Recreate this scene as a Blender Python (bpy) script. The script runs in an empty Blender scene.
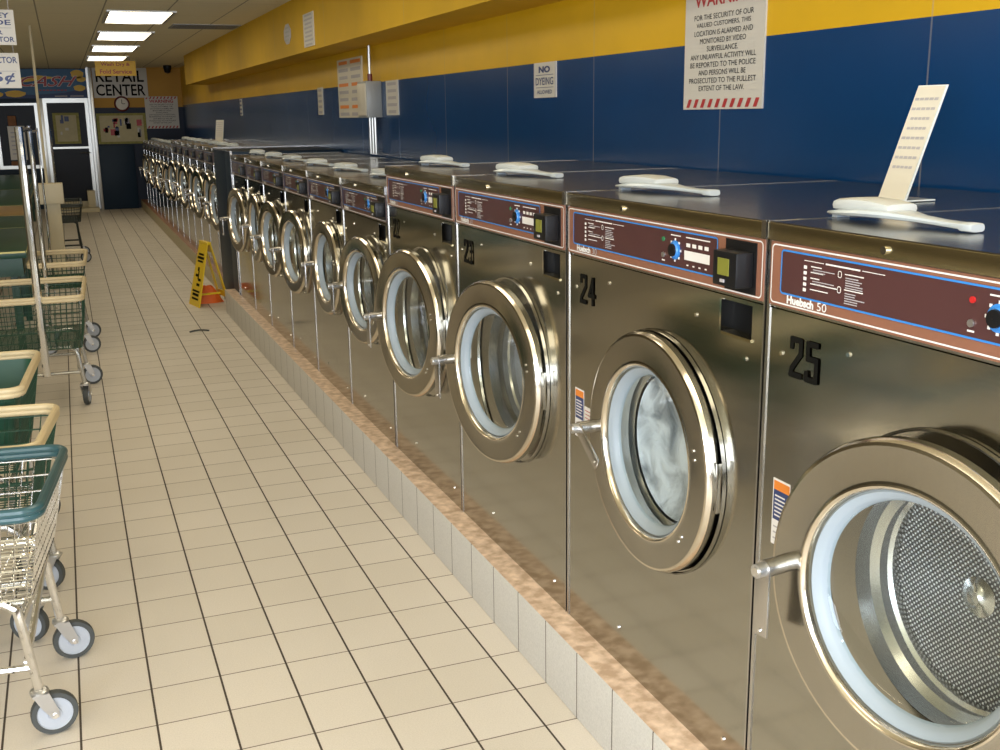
import bpy, bmesh, math, random
from mathutils import Vector, Matrix
random.seed(7)
C = bpy.context.scene.collection
PI = math.pi
# ------------------------------------------------------------------ camera
F, PITCH, YAW, ROLL = 1079.56, .2375, .3741, .0139
sp, cp, sy, cy, sr, cr = math.sin(PITCH), math.cos(PITCH), math.sin(YAW), math.cos(YAW), math.sin(ROLL), math.cos(ROLL)
r0 = Vector((cy, -sy, 0)); u0 = Vector((sy*sp, cy*sp, cp)); fw = Vector((sy*cp, cy*cp, -sp))
rt = r0*cr - u0*sr; up = r0*sr + u0*cr
cam = bpy.data.cameras.new('camera'); cam.sensor_width = 36; cam.lens = F*36/1000; cam.clip_end = 100; cam.clip_start = .05
co = bpy.data.objects.new('camera', cam); C.objects.link(co)
M = Matrix.Identity(4)
for i in range(3):
    M[i][0] = rt[i]; M[i][1] = up[i]; M[i][2] = -fw[i]
M[0][3], M[1][3], M[2][3] = 0, 0, 1.6
co.matrix_world = M
bpy.context.scene.camera = co
# ------------------------------------------------------------------ world, daylight, exposure
w = bpy.data.worlds.new('world'); bpy.context.scene.world = w; w.use_nodes = True
w.node_tree.nodes['Background'].inputs[0].default_value = (.75, .85, 1, 1)
w.node_tree.nodes['Background'].inputs[1].default_value = 1.0

def area(name, loc, rot, sx, sy_, e, col):
    l = bpy.data.lights.new(name, 'AREA'); l.shape = 'RECTANGLE'; l.size = sx; l.size_y = sy_; l.energy = e; l.color = col
    o = bpy.data.objects.new(name, l); C.objects.link(o); o.location = loc; o.rotation_euler = rot
    return o
# daylight entering through the shop window behind the photographer (the window is in wall_front)
area('window_daylight', (-1.5, -2.35, 1.35), (math.radians(90), 0, 0), 5.6, 1.9, 330, (.84, .90, 1))
# the flash of the camera
fl = bpy.data.lights.new('camera_flash', 'POINT'); fl.energy = 26; fl.color = (.86, .92, 1); fl.shadow_soft_size = .03
fo = bpy.data.objects.new('camera_flash', fl); C.objects.link(fo); fo.location = (-.05, 0, 1.68)
vs = bpy.context.scene.view_settings
vs.view_transform = 'Standard'; vs.look = 'None'; vs.exposure = .13; vs.gamma = 1; vs.use_curve_mapping = False

# ------------------------------------------------------------------ materials
def nodes(name):
    m = bpy.data.materials.new(name); m.use_nodes = True
    return m, m.node_tree, m.node_tree.nodes['Principled BSDF']
def N(nt, t, **k):
    n = nt.nodes.new(t)
    for a, b in k.items(): setattr(n, a, b)
    return n
def math_n(nt, op, a, b=None, c=None):
    n = nt.nodes.new('ShaderNodeMath'); n.operation = op
    for i, v in enumerate((a, b, c)):
        if v is None: continue
        if isinstance(v, (int, float)): n.inputs[i].default_value = v
        else: nt.links.new(v, n.inputs[i])
    return n.outputs[0]
def mixc(nt, fac, a, b):
    n = nt.nodes.new('ShaderNodeMix'); n.data_type = 'RGBA'
    for k, v in ((0, fac), (6, a), (7, b)):
        if isinstance(v, (tuple, list)): n.inputs[k].default_value = (*v, 1) if len(v) == 3 else v
        elif isinstance(v, (int, float)): n.inputs[k].default_value = v
        else: nt.links.new(v, n.inputs[k])
    return n.outputs[2]
def mat(name, col, rough=.5, metal=0, var=.0, scale=8, stretch=None, bump=0, emis=None, spec=None, rvar=0):
    m, nt, b = nodes(name)
    b.inputs['Roughness'].default_value = rough; b.inputs['Metallic'].default_value = metal
    if spec is not None: b.inputs['Specular IOR Level'].default_value = spec
    tc = N(nt, 'ShaderNodeTexCoord'); mp = N(nt, 'ShaderNodeMapping')
    nt.links.new(tc.outputs['Object'], mp.inputs[0])
    if stretch: mp.inputs['Scale'].default_value = stretch
    nz = N(nt, 'ShaderNodeTexNoise'); nz.inputs['Scale'].default_value = scale; nz.inputs['Detail'].default_value = 4
    nt.links.new(mp.outputs[0], nz.inputs['Vector'])
    lo = tuple(max(0, c*(1-var)) for c in col); hi = tuple(min(1, c*(1+var)) for c in col)
    nt.links.new(mixc(nt, nz.outputs['Fac'], lo, hi), b.inputs['Base Color'])
    if rvar: nt.links.new(math_n(nt, 'MULTIPLY_ADD', nz.outputs['Fac'], rvar*2, rough-rvar), b.inputs['Roughness'])
    if bump:
        bp = N(nt, 'ShaderNodeBump'); bp.inputs['Strength'].default_value = bump; bp.inputs['Distance'].default_value = .002
        nt.links.new(nz.outputs['Fac'], bp.inputs['Height']); nt.links.new(bp.outputs[0], b.inputs['Normal'])
    if emis: b.inputs['Emission Color'].default_value = (*emis[0], 1); b.inputs['Emission Strength'].default_value = emis[1]
    return m
def line_mask(nt, coord, period, off, width):
    # 1 on a line of given width every period
    a = math_n(nt, 'ADD', coord, -off+width/2)
    p = math_n(nt, 'FLOORED_MODULO', a, period)
    return math_n(nt, 'LESS_THAN', p, width)

MT = {}
MT['steel'] = mat('brushed_steel', (.40, .39, .345), .125, 1, .05, 3, (1, 1, 60), 0, rvar=.03)
MT['door_steel'] = mat('door_steel', (.39, .375, .335), .16, 1, .05, 6, (1, 40, 1), 0, rvar=.03)
MT['top_steel'] = mat('top_steel', (.34, .32, .28), .20, 1, .06, 4, (1, 30, 1), rvar=.03)
MT['visor'] = mat('visor_steel', (.40, .34, .20), .26, 1, .06, 5)
MT['chrome'] = mat('chrome', (.78, .78, .78), .08, 1, .03, 5)
MT['chrome_warm'] = mat('polished_rim', (.66, .60, .50), .16, 1, .03, 5)
MT['strip'] = mat('edge_strip_steel', (.52, .51, .50), .25, 1, .08, 12)
MT['drum'] = mat('drum_steel', (.6, .6, .58), .22, 1, .08, 9)
MT['gasket'] = mat('gasket_grey', (.29, .34, .38), .45, 0, .04, 9)
MT['black'] = mat('black_plastic', (.008, .008, .009), .35, 0, .1, 9, spec=.25)
MT['blackpaint'] = mat('black_stencil_paint', (.006, .006, .005), .7, 0, .1, 9, spec=.08)
MT['dark'] = mat('dark_gap', (.006, .006, .006), .8, 0, .1, 9, spec=.1)
MT['copperd'] = mat('dark_copper_decal', (.10, .042, .028), .35, 0, .06, 9)
MT['copper'] = mat('copper_decal', (.25, .11, .068), .35, 0, .06, 9)
MT['maroon'] = mat('maroon_decal', (.075, .030, .030), .28, 0, .08, 9)
MT['bluep'] = mat('blue_outline', (.035, .22, .62), .35, 0, .03, 9)
MT['whitep'] = mat('white_print', (.78, .76, .74), .45, 0, .02, 9)
MT['greyp'] = mat('grey_print', (.42, .40, .42), .45, 0, .02, 9)
MT['redp'] = mat('red_print', (.42, .03, .035), .45, 0, .04, 9)
MT['navyp'] = mat('navy_print', (.03, .05, .16), .45, 0, .04, 9)
MT['orangep'] = mat('orange_print', (.75, .23, .03), .45, 0, .04, 9)
MT['lcd'] = mat('lcd_green', (.17, .17, .03), .3, 0, .08, 30, emis=((.42, .42, .03), .08))
MT['redled'] = mat('red_button', (.5, .02, .02), .3, 0, .02, 9)
MT['greenled'] = mat('green_lamp', (.03, .2, .08), .3, 0, .02, 9)
MT['lid'] = mat('light_grey_plastic', (.50, .56, .61), .25, 0, .03, 6)
MT['lid_cap'] = mat('pale_grey_plastic', (.55, .58, .58), .4, 0, .03, 6)
MT['card'] = mat('cream_paper', (.66, .62, .52), .35, 0, .04, 6)
MT['acrylic'] = mat('acrylic_edge', (.75, .8, .8), .1, 0, .02, 6)
MT['signwhite'] = mat('sign_white', (.62, .60, .55), .45, 0, .03, 3)
MT['cream'] = mat('cream_paint', (.62, .55, .37), .5, 0, .06, 5)
MT['creamrim'] = mat('cream_vinyl', (.66, .54, .33), .38, 0, .07, 14)
MT['bluerim'] = mat('blue_green_vinyl', (.035, .095, .11), .3, 0, .1, 14)
MT['greenwire'] = mat('green_wire', (.02, .07, .045), .35, 0, .1, 14)
MT['darkwire'] = mat('dark_wire', (.025, .035, .035), .35, 0, .1, 14)
MT['greencloth'] = mat('green_vinyl', (.015, .085, .05), .45, 0, .1, 8)
MT['rubber'] = mat('grey_rubber', (.055, .06, .058), .6, 0, .1, 20)
MT['hub'] = mat('wheel_hub_grey', (.42, .45, .50), .4, 0, .04, 20)
MT['zinc'] = mat('zinc_metal', (.55, .55, .55), .3, .9, .1, 20)
MT['cartsteel'] = mat('cart_tube_grey', (.55, .55, .54), .25, .9, .08, 20)
MT['table'] = mat('green_laminate', (.008, .055, .034), .35, 0, .12, 3)
MT['tedge'] = mat('brass_edge', (.42, .36, .12), .35, .4, .1, 6)
MT['tgold'] = mat('bench_wood', (.30, .19, .07), .35, 0, .5, 5, (1, 4, 1))
MT['alu'] = mat('aluminium', (.55, .55, .52), .3, .8, .05, 8)
MT['darkglass'] = mat('dark_door_panel', (.008, .010, .016), .35, 0, .3, 2, spec=.15)
MT['banner'] = mat('banner_blue', (.035, .14, .30), .5, 0, .3, 1.5)
MT['banner2'] = mat('banner_dark_blue', (.02, .05, .16), .5, 0, .2, 2)
MT['yellowp'] = mat('yellow_print', (.82, .50, .02), .45, 0, .05, 5)
MT['board'] = mat('cork_cream', (.52, .46, .27), .6, 0, .15, 12)
MT['boardframe'] = mat('board_frame_yellow', (.30, .28, .06), .6, 0, .5, 25)
MT['signyellow'] = mat('safety_yellow', (.80, .55, .02), .35, 0, .05, 6)
MT['orange'] = mat('orange_cloth', (.85, .16, .02), .6, 0, .15, 12, bump=.3)
MT['ebox'] = mat('electrical_grey', (.33, .34, .33), .4, .3, .06, 6)
MT['tgrey'] = mat('vent_grey', (.13, .125, .11), .6, 0, .06, 6)
MT['conduit'] = mat('conduit_metal', (.5, .5, .48), .3, .8, .08, 10)
MT['clockred'] = mat('clock_rim', (.16, .02, .02), .4, 0, .1, 9)
MT['metalbox'] = mat('beige_box', (.62, .55, .38), .5, 0, .05, 7)
MT['navy'] = mat('navy_bulkhead_paint', (.010, .026, .050), .45, 0, .15, 3, spec=.2)
MT['brownitem'] = mat('brown_goods', (.25, .10, .03), .6, 0, .4, 12)

# floor: tiles 0.1937 x 0.2053 with dark long joints and thinner cross joints
def tile_mat():
    m, nt, b = nodes('floor_tiles')
    g = N(nt, 'ShaderNodeNewGeometry'); s = N(nt, 'ShaderNodeSeparateXYZ'); nt.links.new(g.outputs['Position'], s.inputs[0])
    lx = line_mask(nt, s.outputs[0], .1937, -.1115, .0060); ly = line_mask(nt, s.outputs[1], .2053, 3.4047, .0042)
    v = N(nt, 'ShaderNodeTexNoise'); v.inputs['Scale'].default_value = 260; v.inputs['Detail'].default_value = 3
    v2 = N(nt, 'ShaderNodeTexNoise'); v2.inputs['Scale'].default_value = 1.6; v2.inputs['Detail'].default_value = 4
    nt.links.new(g.outputs['Position'], v.inputs[0]); nt.links.new(g.outputs['Position'], v2.inputs[0])
    # per tile tint
    fx = math_n(nt, 'FLOOR', math_n(nt, 'DIVIDE', math_n(nt, 'ADD', s.outputs[0], .1115), .1937))
    fy = math_n(nt, 'FLOOR', math_n(nt, 'DIVIDE', math_n(nt, 'ADD', s.outputs[1], -3.4047), .2053))
    cb = N(nt, 'ShaderNodeCombineXYZ'); nt.links.new(fx, cb.inputs[0]); nt.links.new(fy, cb.inputs[1])
    wn = N(nt, 'ShaderNodeTexWhiteNoise'); wn.noise_dimensions = '2D'; nt.links.new(cb.outputs[0], wn.inputs['Vector'])
    c1 = mixc(nt, v.outputs['Fac'], (.57, .52, .455), (.84, .775, .69))
    c2 = mixc(nt, math_n(nt, 'MULTIPLY', wn.outputs['Value'], .16), c1, (.40, .35, .25))
    c3 = mixc(nt, math_n(nt, 'MULTIPLY', v2.outputs['Fac'], .25), c2, (.40, .33, .22))
    c4 = mixc(nt, ly, c3, (.17, .13, .10)); c5 = mixc(nt, lx, c4, (.055, .04, .028))
    nt.links.new(c5, b.inputs['Base Color']); b.inputs['Roughness'].default_value = .38
    nt.links.new(math_n(nt, 'MULTIPLY_ADD', math_n(nt, 'MAXIMUM', lx, ly), .3, .5), b.inputs['Roughness'])
    bp = N(nt, 'ShaderNodeBump'); bp.invert = True; bp.inputs['Distance'].default_value = .002; bp.inputs['Strength'].default_value = .5
    nt.links.new(math_n(nt, 'MAXIMUM', lx, ly), bp.inputs['Height']); nt.links.new(bp.outputs[0], b.inputs['Normal'])
    return m
MT['floor'] = tile_mat()
def kerb_mat(name, base, top, joint, z_top, per=.2053):
    m, nt, b = nodes(name)
    g = N(nt, 'ShaderNodeNewGeometry'); s = N(nt, 'ShaderNodeSeparateXYZ'); nt.links.new(g.outputs['Position'], s.inputs[0])
    n = N(nt, 'ShaderNodeSeparateXYZ'); nt.links.new(g.outputs['Normal'], n.inputs[0])
    ly = line_mask(nt, s.outputs[1], per, 3.4047, .0048)
    v = N(nt, 'ShaderNodeTexNoise'); v.inputs['Scale'].default_value = 220; nt.links.new(g.outputs['Position'], v.inputs[0])
    v2 = N(nt, 'ShaderNodeTexNoise'); v2.inputs['Scale'].default_value = 26; v2.inputs['Detail'].default_value = 6; nt.links.new(g.outputs['Position'], v2.inputs[0])
    face = mixc(nt, ly, mixc(nt, v.outputs['Fac'], tuple(c*.8 for c in base), tuple(min(1, c*1.2) for c in base)), joint)
    rr = N(nt, 'ShaderNodeValToRGB'); rr.color_ramp.elements[0].position = .38; rr.color_ramp.elements[1].position = .66
    rr.color_ramp.elements[0].color = (top[0]*.72, top[1]*.66, top[2]*.62, 1); rr.color_ramp.elements[1].color = (min(1, top[0]*1.2), min(1, top[1]*1.2), min(1, top[2]*1.25), 1)
    nt.links.new(v2.outputs['Fac'], rr.inputs[0])
    isup = math_n(nt, 'GREATER_THAN', n.outputs[2], .5)
    nt.links.new(mixc(nt, isup, face, rr.outputs[0]), b.inputs['Base Color'])
    b.inputs['Roughness'].default_value = .5
    bp = N(nt, 'ShaderNodeBump'); bp.inputs['Distance'].default_value = .004; bp.inputs['Strength'].default_value = .6
    nt.links.new(math_n(nt, 'MULTIPLY', v2.outputs['Fac'], isup), bp.inputs['Height']); nt.links.new(bp.outputs[0], b.inputs['Normal'])
    return m
MT['kerb'] = kerb_mat('kerb_tiles', (.60, .585, .55), (.66, .50, .36), (.10, .08, .06), .196)
MT['kerb_far'] = kerb_mat('far_kerb_tiles', (.46, .40, .26), (.30, .15, .08), (.16, .13, .08), .15)
def wall_mat(name, split, blue, yellow, axis, per, off, rough):
    m, nt, b = nodes(name)
    g = N(nt, 'ShaderNodeNewGeometry'); s = N(nt, 'ShaderNodeSeparateXYZ'); nt.links.new(g.outputs['Position'], s.inputs[0])
    isy = math_n(nt, 'GREATER_THAN', s.outputs[2], split)
    v = N(nt, 'ShaderNodeTexNoise'); v.inputs['Scale'].default_value = 2.2; v.inputs['Detail'].default_value = 5; nt.links.new(g.outputs['Position'], v.inputs[0])
    def vr(c): return mixc(nt, v.outputs['Fac'], tuple(x*.82 for x in c), tuple(min(1, x*1.18) for x in c))
    col = mixc(nt, isy, vr(blue), vr(yellow))
    if per:
        ln = line_mask(nt, s.outputs[axis], per, off, .006)
        col = mixc(nt, math_n(nt, 'MULTIPLY', ln, .35), col, (.35, .34, .3))
    nt.links.new(col, b.inputs['Base Color'])
    nt.links.new(math_n(nt, 'MULTIPLY_ADD', isy, .1, rough), b.inputs['Roughness'])
    b.inputs['Specular IOR Level'].default_value = .3
    bp = N(nt, 'ShaderNodeBump'); bp.inputs['Distance'].default_value = .01; bp.inputs['Strength'].default_value = .12
    v3 = N(nt, 'ShaderNodeTexNoise'); v3.inputs['Scale'].default_value = 1.3; nt.links.new(g.outputs['Position'], v3.inputs[0])
    nt.links.new(v3.outputs['Fac'], bp.inputs['Height']); nt.links.new(bp.outputs[0], b.inputs['Normal'])
    return m
BLUE = (.003, .042, .145); YEL = (.70, .42, .012)
MT['wallR'] = wall_mat('panelled_wall', 1.829, BLUE, YEL, 1, .977, 2.31, .22)
MT['wallE'] = wall_mat('end_wall_paint', 1.80, (.016, .026, .055), (.55, .30, .05), 0, 0, 0, .5)
MT['soffit'] = wall_mat('soffit_paint', -9, BLUE, (.66, .40, .015), 1, 1.95, 4.0, .55)
MT['wallplain'] = mat('plain_wall', (.17, .15, .10), .7, 0, .1, 2)
def ceil_mat():
    m, nt, b = nodes('ceiling_tiles')
    g = N(nt, 'ShaderNodeNewGeometry'); s = N(nt, 'ShaderNodeSeparateXYZ'); nt.links.new(g.outputs['Position'], s.inputs[0])
    lx = line_mask(nt, s.outputs[0], .525, -.10, .012); ly = line_mask(nt, s.outputs[1], 1.19, 9.4, .014)
    v = N(nt, 'ShaderNodeTexNoise'); v.inputs['Scale'].default_value = 60; nt.links.new(g.outputs['Position'], v.inputs[0])
    c = mixc(nt, v.outputs['Fac'], (.76, .70, .50), (.88, .82, .60))
    c = mixc(nt, math_n(nt, 'MULTIPLY', lx, .75), c, (.16, .14, .09)); c = mixc(nt, math_n(nt, 'MULTIPLY', ly, .3), c, (.2, .18, .12))
    nt.links.new(c, b.inputs['Base Color']); b.inputs['Roughness'].default_value = .8
    return m
MT['ceiling'] = ceil_mat()
def glass_mat():
    m = bpy.data.materials.new('door_glass'); m.use_nodes = True; nt = m.node_tree; nt.nodes.clear()
    o = N(nt, 'ShaderNodeOutputMaterial'); mx = N(nt, 'ShaderNodeMixShader'); t = N(nt, 'ShaderNodeBsdfTransparent'); gl = N(nt, 'ShaderNodeBsdfGlossy')
    t.inputs[0].default_value = (.86, .9, .9, 1); gl.inputs['Roughness'].default_value = .04; gl.inputs[0].default_value = (1, 1, 1, 1)
    lw = N(nt, 'ShaderNodeNewGeometry'); dt = N(nt, 'ShaderNodeVectorMath', operation='DOT_PRODUCT'); nt.links.new(lw.outputs['Normal'], dt.inputs[0]); nt.links.new(lw.outputs['Incoming'], dt.inputs[1])
    e_ = math_n(nt, 'POWER', math_n(nt, 'SUBTRACT', 1, math_n(nt, 'ABSOLUTE', dt.outputs['Value'])), 4)
    nt.links.new(math_n(nt, 'MULTIPLY_ADD', e_, .4, .03), mx.inputs[0]); nt.links.new(t.outputs[0], mx.inputs[1]); nt.links.new(gl.outputs[0], mx.inputs[2]); nt.links.new(mx.outputs[0], o.inputs[0])
    return m
MT['glass'] = glass_mat()
def perf_mat():
    m, nt, b = nodes('perforated_drum')
    tc = N(nt, 'ShaderNodeTexCoord'); s = N(nt, 'ShaderNodeSeparateXYZ'); nt.links.new(tc.outputs['Object'], s.inputs[0])
    p = 2*PI/.0105
    def sn(o, ph=0): return math_n(nt, 'SINE', math_n(nt, 'MULTIPLY_ADD', o, p, ph))
    # staggered dots
    a = math_n(nt, 'MULTIPLY', sn(s.outputs[1]), sn(s.outputs[2]))
    hole = math_n(nt, 'GREATER_THAN', a, .30)
    nt.links.new(mixc(nt, hole, (.16, .155, .15), (.80, .80, .80)), b.inputs['Base Color'])
    b.inputs['Metallic'].default_value = .75; b.inputs['Roughness'].default_value = .42
    bp = N(nt, 'ShaderNodeBump'); bp.inputs['Distance'].default_value = .004; bp.inputs['Strength'].default_value = .9
    nt.links.new(a, bp.inputs['Height']); nt.links.new(bp.outputs[0], b.inputs['Normal'])
    return m
MT['perf'] = perf_mat()
def suds_mat():
    m, nt, b = nodes('soapy_laundry')
    tc = N(nt, 'ShaderNodeTexCoord')
    n1 = N(nt, 'ShaderNodeTexNoise'); n1.inputs['Scale'].default_value = 11; n1.inputs['Detail'].default_value = 8; n1.inputs['Distortion'].default_value = .8
    nt.links.new(tc.outputs['Object'], n1.inputs[0])
    r = N(nt, 'ShaderNodeValToRGB'); e = r.color_ramp.elements; e[0].position = .28; e[1].position = .60
    e[0].color = (.12, .14, .16, 1); e[1].color = (.72, .76, .80, 1); nt.links.new(n1.outputs['Fac'], r.inputs[0])
    nt.links.new(r.outputs[0], b.inputs['Base Color']); b.inputs['Roughness'].default_value = .35
    bp = N(nt, 'ShaderNodeBump'); bp.inputs['Distance'].default_value = .02; nt.links.new(n1.outputs['Fac'], bp.inputs['Height']); nt.links.new(bp.outputs[0], b.inputs['Normal'])
    return m
MT['suds'] = suds_mat()
MT['tube'] = mat('fluorescent_diffuser', (.9, .88, .8), .5, 0, .02, 3, emis=((1, .885, .66), 5.0))

# ------------------------------------------------------------------ mesh builder
class MB:
    def __init__(s, T=None):
        s.bm = bmesh.new(); s.mats = []; s.T = T or (lambda x, y, z: (x, y, z))
    def mi(s, m):
        if m not in s.mats: s.mats.append(m)
        return s.mats.index(m)
    def v(s, p): return s.bm.verts.new(s.T(*p))
    def face(s, pts, m, smooth=False):
        f = s.bm.faces.new([s.v(p) for p in pts]); f.material_index = s.mi(m); f.smooth = smooth
        return f
    def box(s, x0, x1, y0, y1, z0, z1, m, bev=0):
        vs = [s.v((x, y, z)) for x in (x0, x1) for y in (y0, y1) for z in (z0, z1)]
        idx = [(0, 1, 3, 2), (4, 6, 7, 5), (0, 4, 5, 1), (2, 3, 7, 6), (0, 2, 6, 4), (1, 5, 7, 3)]
        fs = [s.bm.faces.new([vs[i] for i in q]) for q in idx]
        for f in fs: f.material_index = s.mi(m)
        if bev:
            es = list({e for f in fs for e in f.edges})
            r = bmesh.ops.bevel(s.bm, geom=es, offset=bev, segments=2, affect='EDGES', profile=.6)
            for f in r['faces']: f.material_index = s.mi(m)
    def grid(s, rows, m, closed_u=False, closed_v=False, smooth=True):
        # rows: list of lists of points
        V = [[s.v(p) for p in r] for r in rows]; n = len(V); k = len(V[0]); mi = s.mi(m)
        for i in range(n if closed_u else n-1):
            for j in range(k if closed_v else k-1):
                a, b, c, d = V[i][j], V[(i+1) % n][j], V[(i+1) % n][(j+1) % k], V[i][(j+1) % k]
                try:
                    f = s.bm.faces.new((a, b, c, d)); f.material_index = mi; f.smooth = smooth
                except ValueError: pass
        return V
    def cap(s, ring, m):
        f = s.bm.faces.new(ring); f.material_index = s.mi(m)
    def tube(s, pts, r, m, n=8, closed=False, caps=True):
        P = [Vector(p) for p in pts]; rings = []; k = len(P); prev = None
        rr = r if isinstance(r, (list, tuple)) else [r]*k
        for i in range(k):
            if closed: d = (P[(i+1) % k]-P[i-1])
            else: d = (P[min(i+1, k-1)]-P[max(i-1, 0)])
            d.normalize()
            if prev is None:
                a = Vector((0, 0, 1)) if abs(d.z) < .9 else Vector((1, 0, 0))
                u = d.cross(a).normalized()
            else:
                u = (prev-d*prev.dot(d)).normalized()
            prev = u; v = d.cross(u)
            rings.append([tuple(P[i]+(u*math.cos(2*PI*j/n)+v*math.sin(2*PI*j/n))*rr[i]) for j in range(n)])
        V = s.grid(rings, m, closed_u=closed, closed_v=True)
        if not closed and caps: s.cap(V[0][::-1], m); s.cap(V[-1], m)
    def lathe(s, prof, c, axis, m, n=48, smooth=True, sx=1):
        # prof (r,h) about axis through c; axis 0/1/2
        rows = []
        for r, h in prof:
            row = []
            for j in range(n):
                a = 2*PI*j/n; p = [0, 0, 0]; o = [i for i in range(3) if i != axis]
                p[axis] = c[axis]+h; p[o[0]] = c[o[0]]+r*math.cos(a); p[o[1]] = c[o[1]]+r*math.sin(a)
                row.append(tuple(p))
            rows.append(row)
        return s.grid(rows, m, closed_v=True, smooth=smooth)
    def disc(s, c, r, axis, m, n=32):
        V = s.lathe([(r, 0)], c, axis, m, n); s.cap(V[0], m)
    def cyl(s, c, r, h0, h1, axis, m, n=24):
        V = s.lathe([(r, h0), (r, h1)], c, axis, m, n); s.cap(V[0][::-1], m); s.cap(V[1], m)
    def build(s, name, parent=None, loc=None, rot=None, sharp=35):
        bmesh.ops.recalc_face_normals(s.bm, faces=s.bm.faces[:])
        me = bpy.data.meshes.new(name); s.bm.to_mesh(me); s.bm.free()
        for m in s.mats: me.materials.append(MT[m])
        try: me.set_sharp_from_angle(angle=math.radians(sharp))
        except Exception: pass
        o = bpy.data.objects.new(name, me); C.objects.link(o)
        if parent: o.parent = parent
        if loc: o.location = loc
        if rot: o.rotation_euler = rot
        return o

def tag(o, label, cat, group=None, kind=None):
    o['label'] = label; o['category'] = cat
    if group: o['group'] = group
    if kind: o['kind'] = kind
    return o
def struct(o, label=None):
    o['kind'] = 'structure'
    if label: o['label'] = label
    return o
def empty(name, loc, rz=0):
    o = bpy.data.objects.new(name, None); C.objects.link(o); o.location = loc; o.rotation_euler = (0, 0, rz); o.empty_display_size = .1
    return o
def dup(o, parent=None):
    c = o.copy(); C.objects.link(c)
    if parent: c.parent = parent
    for ch in list(o.children): dup(ch, c)
    return c
def text_tris(body, size, bold=0, align='CENTER', sx=1, font=None, shear=0, ls=1.0):
    cu = bpy.data.curves.new('t', 'FONT'); cu.body = body; cu.size = size; cu.align_x = align; cu.align_y = 'CENTER'; cu.offset = bold; cu.shear = shear; cu.space_line = ls
    cu.resolution_u = 3
    o = bpy.data.objects.new('t', cu); C.objects.link(o)
    dg = bpy.context.evaluated_depsgraph_get(); me = o.evaluated_get(dg).to_mesh()
    vs = [(v.co.x*sx, v.co.y) for v in me.vertices]; fs = [tuple(p.vertices) for p in me.polygons]
    o.evaluated_get(dg).to_mesh_clear(); bpy.data.objects.remove(o); bpy.data.curves.remove(cu)
    return vs, fs
def add_text(mb, body, m, size, place, **k):
    # place(a, b) -> 3D point for text-plane coordinates
    vs, fs = text_tris(body, size, **k)
    V = [mb.v(place(a, b)) for a, b in vs]
    for f in fs:
        try:
            ff = mb.bm.faces.new([V[i] for i in f]); ff.material_index = mb.mi(m)
        except ValueError: pass
def fit_text(mb, body, m, h, width, place, **k):
    vs, fs = text_tris(body, 1.0, **k)
    x0 = min(v[0] for v in vs); x1 = max(v[0] for v in vs); y0 = min(v[1] for v in vs); y1 = max(v[1] for v in vs)
    V = [mb.v(place(((a-x0)/(x1-x0)-.5)*width, ((b-y0)/(y1-y0)-.5)*h)) for a, b in vs]
    for f in fs:
        try:
            ff = mb.bm.faces.new([V[i] for i in f]); ff.material_index = mb.mi(m)
        except ValueError: pass
def rrect(x0, x1, z0, z1, r, n=5):
    pts = []
    for cx, cz, a0 in ((x1-r, z1-r, 0), (x0+r, z1-r, 90), (x0+r, z0+r, 180), (x1-r, z0+r, 270)):
        for i in range(n+1):
            a = math.radians(a0+90*i/n); pts.append((cx+r*math.cos(a), cz+r*math.sin(a)))
    return pts

# ------------------------------------------------------------------ setting
CEIL = 2.50; YE = 21.2; XW = 2.12; XL = -5.2; YF = -2.5
mb = MB(); mb.box(XL-.1, XW+.1, YF-.1, YE+.9, -.1, 0, 'floor'); struct(mb.build('floor'))
mb = MB(); mb.box(XL-.1, XW+.1, YF-.1, YE+.9, CEIL, CEIL+.1, 'ceiling'); struct(mb.build('ceiling'))
mb = MB(); mb.box(XW, XW+.1, YF-.1, YE+.9, 0, CEIL, 'wallR'); struct(mb.build('wall_right'))
mb = MB(); mb.box(XL-.1, XL, YF-.1, YE+.9, 0, CEIL, 'wallplain'); struct(mb.build('wall_left'))
# front wall with the shop window opening
mb = MB()
mb.box(XL, XW, YF-.1, YF, 0, .4, 'wallplain'); mb.box(XL, XW, YF-.1, YF, 2.3, CEIL, 'wallplain')
mb.box(XL, -4.3, YF-.1, YF, .4, 2.3, 'wallplain'); mb.box(1.3, XW, YF-.1, YF, .4, 2.3, 'wallplain')
struct(mb.build('wall_front'))
mb = MB()
for x in (-4.3, -2.45, -.6, 1.25): mb.box(x, x+.05, YF-.08, YF-.02, .4, 2.3, 'alu')
mb.box(-4.25, 1.25, YF-.08, YF-.02, .4, .45, 'alu'); mb.box(-4.25, 1.25, YF-.08, YF-.02, 2.25, 2.3, 'alu')
struct(mb.build('window_1'))
# end wall (right of the door) and door wall
mb = MB(); mb.box(.58, XW, YE, YE+.1, 0, CEIL, 'wallE'); struct(mb.build('wall_end'))
YD = 21.8
mb = MB()
mb.box(-5.2, -1.10, YD, YD+.1, 0, CEIL, 'navy'); mb.box(-1.10, -.38, YD, YD+.1, 0, .74, 'navy'); mb.box(-.38, -.26, YD, YD+.1, 0, CEIL, 'navy')
mb.box(-1.10, -.38, YD, YD+.1, 1.90, CEIL, 'navy'); mb.box(-.26, .56, YD, YD+.1, 1.98, CEIL, 'navy')
mb.box(.50, .58, YE+.1, YD+.1, 0, CEIL, 'alu')
struct(mb.build('wall_back'))
# kerbs under the washers
HK = .196; XK = 1.1433; XM = 1.2217
mb = MB(); mb.box(XK, XW, -2.4, 9.22, 0, HK, 'kerb', .004); struct(mb.build('trim_1'), 'raised tiled kerb with rough tan top carrying the near washers')
XK2 = 1.235; HK2 = .15; XM2 = 1.30
mb = MB(); mb.box(XK2, XW, 9.99, YE, 0, HK2, 'kerb_far', .004); struct(mb.build('trim_2'), 'lower tiled kerb carrying the washers beyond the bulkhead')
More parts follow.
